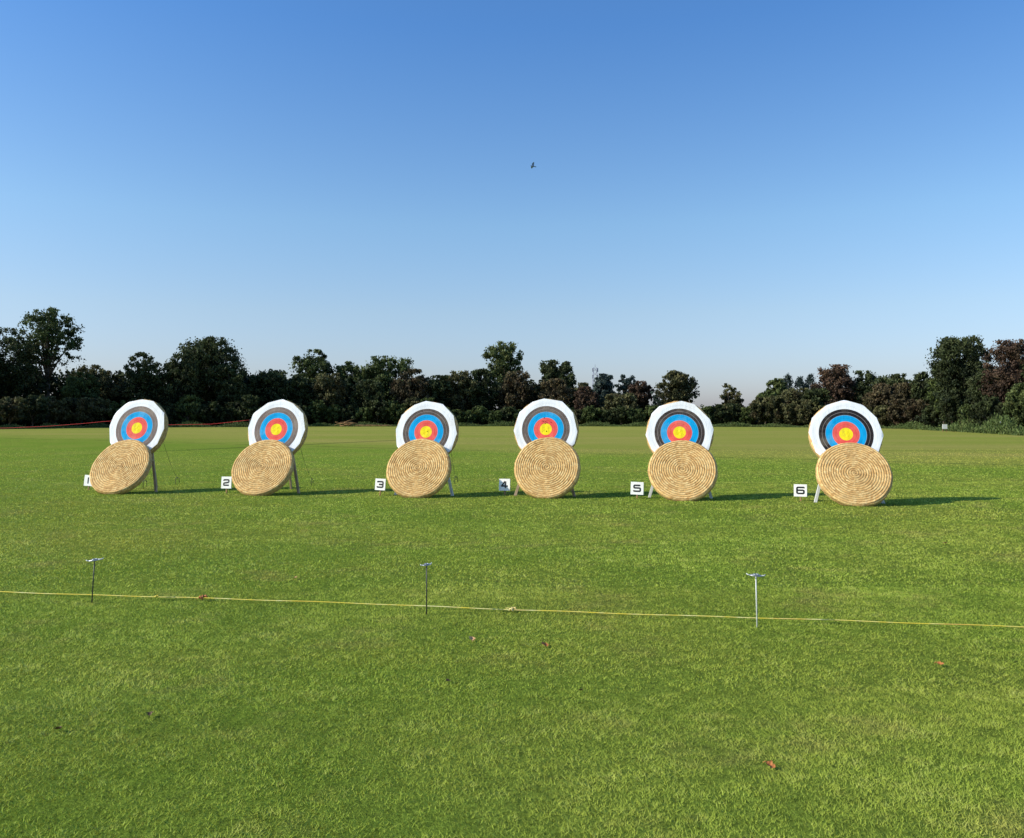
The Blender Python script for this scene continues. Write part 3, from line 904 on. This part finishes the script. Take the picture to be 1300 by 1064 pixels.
# (px, top y, width px, extra depth, kind, label, options)
TR = [
    (60, 394, 92, 8, 'green', 'tallest tree, airy domed crown with sky showing through, far left', dict(low=.36, n=120, leaves=46, spiky=.14, fill=.30, lobes=11, airy=True)),
    (4, 419, 92, 10, 'dark', 'dark tree at the left edge beside the tallest tree', dict(low=.2, n=130, lobes=8)),
    (-52, 430, 90, 8, 'dark', 'dark tree half outside the left edge of the photo', dict(low=.1)),
    (126, 466, 78, 8, 'olive', 'low rounded olive tree right of the tallest tree', dict()),
    (104, 474, 56, 3, 'green', 'low green tree at the foot of the tallest tree', dict()),
    (183, 450, 60, 2, 'dark', 'mid height dark tree left of the broad dark tree', dict(spiky=.16)),
    (262, 431, 112, 6, 'dark', 'broad dark tree with ragged top between targets 1 and 2', dict(n=190, leaves=70, lobes=11, spiky=.14)),
    (232, 452, 60, 1, 'dark', 'dark tree at the left flank of the broad dark tree', dict()),
    (295, 455, 50, 2, 'dark', 'dark tree at the right flank of the broad dark tree', dict()),
    (342, 471, 66, 4, 'dark', 'small dark tree right of the broad dark tree, above target 2', dict()),
    (396, 446, 70, 14, 'green', 'green domed tree standing behind, right of target 2', dict(low=.15, n=120, spiky=.13)),
    (376, 478, 40, 2, 'dark', 'small dark tree directly right of the target by board 2', dict()),
    (445, 461, 62, 14, 'green', 'dull green tree between two taller green domes', dict()),
    (492, 454, 84, 12, 'green', 'wide green domed tree left of the target by board 3', dict(n=150, lobes=9)),
    (418, 475, 52, 0, 'olive', 'olive brown tree in front of the green domed trees', dict(spiky=.15)),
    (468, 484, 54, 0, 'dark', 'dark low tree in front of the wide green dome', dict()),
    (521, 470, 56, 1, 'brown', 'brownish rounded tree above the target by board 3', dict()),
    (556, 478, 42, 2, 'dark', 'dark small tree just right of the brownish rounded tree', dict()),
    (583, 472, 50, 4, 'olive', 'dark olive tree midway between the targets by boards 3 and 4', dict()),
    (638, 437, 60, 22, 'light', 'taller yellow-green domed tree rising behind the row, left of centre', dict(low=.25, n=110, leaves=55, lobes=8)),
    (612, 470, 44, 4, 'dark', 'dark tree in front of the yellow-green dome, its left side', dict()),
    (655, 472, 54, 4, 'brown', 'brownish tree in front of the yellow-green dome, its right side', dict()),
    (697, 459, 34, 12, 'dark', 'dark two-lobed tree above the target by board 4, left lobe', dict()),
    (718, 461, 30, 12, 'dark', 'dark rounded tree just right of the two-lobed tree', dict()),
    (704, 482, 52, 2, 'brown', 'dull brown tree below the dark two-lobed tree', dict()),
    (740, 487, 30, 5, 'olive', 'small olive tree left of the lattice mast', dict()),
    (743, 492, 38, 0, 'red', 'reddish brown bush-like tree under the lattice mast', dict()),
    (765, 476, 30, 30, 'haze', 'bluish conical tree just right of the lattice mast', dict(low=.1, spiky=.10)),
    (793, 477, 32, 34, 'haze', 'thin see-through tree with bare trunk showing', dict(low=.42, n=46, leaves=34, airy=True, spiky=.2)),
    (813, 485, 34, 6, 'red', 'russet tree just left of the target by board 5', dict(low=.2, n=70)),
    (788, 500, 58, 0, 'olive', 'low olive tree left of the target by board 5', dict()),
    (858, 472, 58, 3, 'olive', 'rounded brown-green tree directly above the target by board 5', dict(low=.20, n=120, spiky=.15, lobes=9)),
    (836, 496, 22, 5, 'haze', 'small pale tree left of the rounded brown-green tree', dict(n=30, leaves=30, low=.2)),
    (928, 488, 32, 4, 'olive', 'slender spiky tree standing alone in the gap', dict(low=.05, n=60, leaves=44, spiky=.22)),
    (986, 482, 38, 10, 'light', 'light green tree left of three small conifers', dict(n=70, leaves=50)),
    (972, 497, 34, 3, 'green', 'low green tree in front of the light green tree', dict()),
    (1058, 465, 62, 2, 'red', 'broad russet tree above the target by board 6', dict(n=140, spiky=.13)),
    (1012, 494, 54, 0, 'olive', 'olive tree in front of the three small conifers', dict()),
    (1040, 494, 50, -1, 'dark', 'dark low tree left of the target by board 6', dict()),
    (1097, 472, 52, 5, 'dark', 'dark tree just right of the broad russet tree', dict()),
    (1136, 476, 54, 6, 'dark', 'dark flat-topped tree between the russet and the tall dark tree', dict()),
    (1118, 488, 46, 0, 'brown', 'brown tree in front of the dark flat-topped tree', dict()),
    (1150, 487, 40, 0, 'brown', 'smaller brown tree left of the tall dark tree at right', dict()),
    (1173, 474, 40, 5, 'dark', 'dark slender tree touching the tall dark tree at right', dict()),
    (1221, 430, 84, 4, 'dark', 'tall dark green tree with ragged top near the right edge', dict(n=200, leaves=70, lobes=11, spiky=.16)),
    (1198, 465, 42, 0, 'green', 'green tree at the left foot of the tall dark tree', dict()),
    (1279, 434, 70, 3, 'red', 'tall purplish brown autumn tree near the right edge', dict(n=170, leaves=60, lobes=9, spiky=.15)),
    (1252, 470, 50, -1, 'dark', 'dark tree between the tall dark and the purplish trees', dict()),
    (1322, 450, 70, 6, 'dark', 'dark tree cut by the right edge of the photo', dict()),
    (1302, 488, 44, -2, 'light', 'yellowish green low tree at the right edge', dict()),
    (1350, 470, 60, 2, 'brown', 'brown tree just beyond the right edge', dict()),
]
for px, ty, wpx, ex, kind, label, kw in TR:
    tree(px, ty, wpx, edge_D(px) + ex, kind, label, **kw)

# three small conifers
for k, (px, ty) in enumerate([(1000, 476.5), (1015.5, 479), (1029, 475.5)]):
    D = 158; rs = np.random.default_rng(900 + k)
    Ht = at_depth(px, ty, D).z; o = empty('conifer', ((px - 650) / F * D, D, 0))
    tag(o, ['leftmost of three small rounded conifers behind the hedge', 'middle and lowest of three small rounded conifers', 'rightmost of three small rounded conifers beside the russet tree'][k], 'conifer', 'small conifers left of the russet tree')
    Vs = []; Ts = []
    for q in range(60):
        t = rs.random() ** .8; z = Ht * (.25 + .73 * t); r = 1.15 * math.sqrt(max(.02, 1 - t ** 1.7))
        a = rs.uniform(0, 6.28); m = 46
        c = np.array([r * math.cos(a), r * math.sin(a), z])
        p = c + rs.normal(0, .22, (m, 3)); u = rs.normal(size=(m, 3)); u /= np.linalg.norm(u, axis=1)[:, None]
        v = np.cross(u, rs.normal(size=(m, 3))); v /= np.linalg.norm(v, axis=1)[:, None]
        Vs.append(np.stack([p - u * .15, p + v * .09, p + u * .15, p - v * .09], 1).reshape(-1, 3)); Ts.append(np.clip(rs.normal(.35, .15, m), 0, 1))
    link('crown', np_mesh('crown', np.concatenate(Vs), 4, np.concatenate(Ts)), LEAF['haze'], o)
    mb = MB(); mb.tube([(0, 0, -.2), (0, 0, Ht * .5), (0, 0, Ht * .97)], [.16, .1, .02], 8); mb.build('trunk', M['bark'], o)

# bushes along the foot of the tree line
rb = random.Random(5)
BU = []
x = -70
while x < 1370:
    if x < 150: top, wd, kd = rb.uniform(500, 507), rb.uniform(38, 48), rb.choice(['olive', 'dark', 'olive'])
    elif x < 330: top, wd, kd = rb.uniform(498, 512), rb.uniform(34, 44), rb.choice(['dark', 'dark', 'green'])
    elif x < 560: top, wd, kd = rb.uniform(504, 518), rb.uniform(28, 38), rb.choice(['dark', 'olive', 'dark', 'green'])
    elif x < 880: top, wd, kd = rb.uniform(514, 522), rb.uniform(24, 34), rb.choice(['green', 'dark', 'green', 'olive'])
    elif x < 960: top, wd, kd = rb.uniform(512, 518), rb.uniform(24, 30), rb.choice(['dark', 'green'])
    elif x < 1180: top, wd, kd = rb.uniform(502, 518), rb.uniform(26, 38), rb.choice(['dark', 'green', 'olive', 'brown'])
    else: top, wd, kd = rb.uniform(500, 516), rb.uniform(28, 38), rb.choice(['dark', 'green', 'dark'])
    BU.append((x, top, wd, kd)); x += wd * .62
def whereabouts(px):
    marks = [(20, 'under the tallest tree at far left'), (160, 'behind the leftmost target'), (262, 'under the broad dark tree between targets 1 and 2'),
             (350, 'behind the target by board 2'), (445, 'between the targets by boards 2 and 3'), (541, 'behind the target by board 3'),
             (617, 'between the targets by boards 3 and 4'), (693, 'behind the target by board 4'), (778, 'between the targets by boards 4 and 5'),
             (863, 'behind the target by board 5'), (960, 'in the gap between the targets by boards 5 and 6'), (1074, 'behind the target by board 6'),
             (1150, 'right of the target by board 6'), (1230, 'under the tall dark tree at right'), (1310, 'at the right edge')]
    return min(marks, key=lambda m: abs(m[0] - px))[1]
cw = {'dark': 'dark green', 'olive': 'olive green', 'green': 'mid green', 'brown': 'brownish'}
names = {}
for k, (px, top, wd, kd) in enumerate(BU):
    wa = whereabouts(px); names.setdefault((wa, kd), []).append(k)
for k, (px, top, wd, kd) in enumerate(BU):
    wa = whereabouts(px); L = names[(wa, kd)]
    pre = ''
    if len(L) == 2: pre = ['left-hand ', 'right-hand '][L.index(k)]
    elif len(L) > 2: pre = ['leftmost ', 'second ', 'third ', 'fourth ', 'fifth ', 'sixth '][min(5, L.index(k))]
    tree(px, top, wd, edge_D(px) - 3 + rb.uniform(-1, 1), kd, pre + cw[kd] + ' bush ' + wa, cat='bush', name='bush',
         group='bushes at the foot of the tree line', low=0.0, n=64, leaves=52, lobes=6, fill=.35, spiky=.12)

# the dense wood behind reads as one dark mass; shade is in its tint
def undergrowth():
    rs = np.random.default_rng(77); Vs = []; Ts = []
    for q in range(3700):
        px = rs.uniform(-160, 1460); D = edge_D(px) + rs.uniform(7, 16)
        tall = float(np.interp(px, [-160, 320, 350, 560, 730, 750, 820, 885, 950, 985, 1150, 1190, 1460], [8.6, 8.6, 8.4, 8.2, 7.6, 5.0, 4.2, 2.6, 2.6, 5.0, 6.6, 6.6, 6.6]))
        if 820 < px < 950: tall = 2.5
        if q >= 2600: tall = 2.2; D = edge_D(px) + rs.uniform(12, 22)
        z = rs.uniform(0, tall)
        c = np.array([(px - 650) / F * D, D, z]); m = 44
        p = c + rs.normal(0, .55, (m, 3)); p[:, 2] = np.maximum(p[:, 2], .05)
        u = rs.normal(size=(m, 3)); u /= np.linalg.norm(u, axis=1)[:, None]
        v = np.cross(u, rs.normal(size=(m, 3))); v /= np.linalg.norm(v, axis=1)[:, None]
        s = .75
        Vs.append(np.stack([p - u * s * .5, p + v * s * .35, p + u * s * .5, p - v * s * .35], 1).reshape(-1, 3)); Ts.append(np.clip(rs.normal(.2, .15, m), 0, 1))
    o = link('woodland', np_mesh('woodland', np.concatenate(Vs), 4, np.concatenate(Ts)), LEAF['dark'])
    tag(o, 'dense dark undergrowth filling the wood behind the tree line', 'woodland', kind='stuff')
undergrowth()

# rank grass and nettles where the field ends
def fringe():
    rs = np.random.default_rng(78); Vs = []; Ts = []
    for q in range(5200):
        px = rs.uniform(-120, 1420)
        big = 1.0 if px > 1225 else (.6 if px > 1150 else .28 + .3 * float(vnoise(np.array([px * .05]), np.array([1.0]), 4)[0]))
        if px > 1225 or rs.random() < .6: pass
        else: continue
        D = edge_D(px) - 5 - rs.random() * (5 if px > 1150 else 2.5)
        h = big * rs.uniform(.5, 1.3) * (1 + .6 * math.sin(px * .11))
        h = max(.12, h)
        m = 22; c = np.array([(px - 650) / F * D, D, 0])
        p = c + rs.normal(0, .35, (m, 3)); p[:, 2] = rs.random(m) * h
        u = rs.normal(0, .5, size=(m, 3)); u[:, 2] = 1; u /= np.linalg.norm(u, axis=1)[:, None]
        v = np.cross(u, rs.normal(size=(m, 3))); v /= np.linalg.norm(v, axis=1)[:, None]
        s = .14 + .16 * big
        Vs.append(np.stack([p - u * s * .5, p + v * s * .2, p + u * s * .6, p - v * s * .2], 1).reshape(-1, 3)); Ts.append(np.clip(rs.normal(.5, .2, m), 0, 1))
    o = link('long_grass', np_mesh('long_grass', np.concatenate(Vs), 4, np.concatenate(Ts)), LEAF['bank'])
    tag(o, 'uncut grass and nettles where the field meets the trees', 'long grass', kind='stuff')
fringe()

# ------------------------------------------------------------------ small far things
# red cord along the left far edge
def red_cord():
    D = 88
    spans = [[(-70, 540), (-30, 543.6), (8, 543.4), (60, 541.2), (107, 537.6), (130, 535.3), (151, 534.0)],
             [(151, 534.0), (180, 538.2), (214, 539.4), (269, 538.5), (317, 533.2)]]
    o = empty('barrier_cord', at_depth(151, 534.0, D) * 1.0); o.location.z = 0
    base = Vector(o.location)
    tag(o, 'sagging red cord strung on thin posts before the far hedge at left', 'barrier cord')
    for sp in spans:
        xs = [p[0] for p in sp]; ys = [p[1] for p in sp]
        pts = [at_depth(x, float(np.interp(x, xs, ys)), D) - base for x in np.linspace(xs[0], xs[-1], 24)]
        mb = MB(); mb.tube(pts, .020, 6); mb.build('cord', M['tape'], o)
    for x, y in ((-70, 539.0), (151, 533.6), (317, 532.6)):
        t = at_depth(x, y, D) - base
        mb = MB(); mb.tube([(t.x, t.y, -.1), (t.x, t.y, t.z)], .03, 8); mb.build('post', M['dark_steel'], o)
red_cord()

# white box at the far right hedge
def white_board():
    D = 93; c = at_depth(1199.2, 541.6, D)
    o = empty('notice_board', (c.x, D, 0)); tag(o, 'small white square board at the foot of the tall dark tree', 'notice board')
    mb = MB(); mb.beam((0, -.05, c.z - .25), (0, -.05, c.z + .25), .52, .05, up=(0, 1, 0)); mb.build('panel', M['plate'], o)
    for sx in (-1, 1):
        mb = MB(); mb.beam((.2 * sx, 0, -.1), (.2 * sx, 0, c.z + .2), .05, .05, up=(0, 1, 0)); mb.build('post', M['stake'], o)
    D = 82; t = at_depth(1269.5, 533.0, D)
    o = empty('white_post', (t.x, D, 0)); tag(o, 'short white post standing in the nettles near the right edge', 'post')
    mb = MB(); mb.beam((0, 0, -.1), (.04, 0, t.z), .10, .08, up=(0, 1, 0)); mb.build('shaft', M['white_wood'], o)
    mb = MB(); mb.beam((.04, 0, t.z), (.04, 0, t.z + .05), .14, .12, up=(0, 1, 0)); mb.build('cap', M['white_wood'], o)
white_board()

# brushwood lying at the hedge foot
def brush():
    for k, (x0, x1, y, lab) in enumerate([(425, 445, 532.8, 'pile of reddish cut branches at the hedge foot'), (448, 482, 538.6, 'long pale fallen branch at the hedge foot between boards 2 and 3')]):
        D = edge_D((x0 + x1) / 2) - 8; rs = random.Random(k + 3); mb = MB()
        n = 26 if k == 0 else 9
        for q in range(n):
            xa = rs.uniform(x0, x1); ln = rs.uniform(.8, 2.2) if k == 0 else rs.uniform(2, 4)
            p = Vector(((xa - 650) / F * D, D + rs.uniform(-.4, .4), rs.uniform(.05, .8 if k == 0 else .25)))
            a = rs.uniform(-.5, .5); d = Vector((math.cos(a), rs.uniform(-.3, .3), math.sin(a) * (.8 if k == 0 else .15)))
            e = p + d * ln; e.z = max(.05, e.z)
            mb.tube([p, p.lerp(e, .5) + Vector((0, 0, .06)), e], [.05, .04, .015], 6)
        o = mb.build('brush_pile' if k == 0 else 'fallen_branch', M['stake']); tag(o, lab, 'branches')
brush()

# lattice mast far behind
def mast():
    D = 420; c = at_depth(755.5, 466.5, D); x0 = c.x; Ht = c.z
    o = empty('lattice_mast', (x0, D, 0)); tag(o, 'thin grey lattice mast rising behind the trees', 'mast')
    def wd(z): return 2.6 * (1 - z / Ht) + 1.5
    N = 12
    corners = [(-1, -1), (1, -1), (1, 1), (-1, 1)]
    for sx, sy in corners:
        mb = MB(); mb.tube([(sx * wd(0) / 2, sy * wd(0) / 2, 0), (sx * wd(Ht) / 2, sy * wd(Ht) / 2, Ht)], .11, 6); mb.build('leg', M['mast'], o)
    mb = MB()
    for k in range(N):
        z0, z1 = Ht * k / N, Ht * (k + 1) / N
        for q in range(4):
            a, b2 = corners[q], corners[(q + 1) % 4]
            mb.tube([(a[0] * wd(z0) / 2, a[1] * wd(z0) / 2, z0), (b2[0] * wd(z1) / 2, b2[1] * wd(z1) / 2, z1)], .05, 5)
            mb.tube([(b2[0] * wd(z0) / 2, b2[1] * wd(z0) / 2, z0), (a[0] * wd(z1) / 2, a[1] * wd(z1) / 2, z1)], .05, 5)
    mb.build('bracing', M['mast'], o)
    mb = MB(); mb.tube([(0, 0, Ht), (0, 0, Ht + 1.5)], .1, 6); mb.build('aerial', M['mast'], o)
    for z in (Ht - 1.2, Ht - 4.5):
        for sx in (-1, 1):
            mb = MB(); mb.beam((sx * 1.2, -.6, z - 1.0), (sx * 1.2, -.6, z + .8), .5, .3, up=(0, 1, 0)); mb.build('antenna', M['mast'], o)
mast()

# bird
def bird():
    c = at_depth(676.5, 211, 55)
    vs = []; fs = []
    prof = [(-.17, .004), (-.13, .022), (-.06, .045), (.02, .05), (.08, .036), (.11, .026), (.135, .027), (.155, .018), (.175, .003)]
    mb = MB(); mb.tube([(x, 0, 0) for x, r in prof], [r for x, r in prof], 10)
    # tail and wings grow out of the body as thin curved plates
    def plate(pts_le, pts_te, th=.004):
        n = len(pts_le); v = []
        for p in pts_le: v.append(Vector(p) + Vector((0, 0, th)))
        for p in pts_te: v.append(Vector(p) + Vector((0, 0, th)))
        for p in pts_le: v.append(Vector(p) - Vector((0, 0, th)))
        for p in pts_te: v.append(Vector(p) - Vector((0, 0, th)))
        f = []
        for i in range(n - 1):
            f += [(i, i + 1, n + i + 1, n + i), (2 * n + i, 3 * n + i, 3 * n + i + 1, 2 * n + i + 1)]
        mb.add(v, f, True)
    for s in (-1, 1):
        plate([(.07, .02 * s, .01), (.09, .10 * s, .05), (.07, .18 * s, .09), (.01, .25 * s, .10)],
              [(-.05, .02 * s, .01), (-.05, .10 * s, .05), (-.04, .17 * s, .085), (-.02, .24 * s, .10)])
    plate([(-.12, -.015, 0), (-.22, -.04, 0)], [(-.12, .015, 0), (-.22, .04, 0)])
    o = mb.build('bird', M['bird']); o.location = c; o.rotation_euler = (.7, -.15, R(195))
    tag(o, 'tiny dark bird flying high in the clear blue sky', 'bird')
bird()
print('objects', len(bpy.data.objects), 'tris', sum(len(m.polygons) for m in bpy.data.meshes))
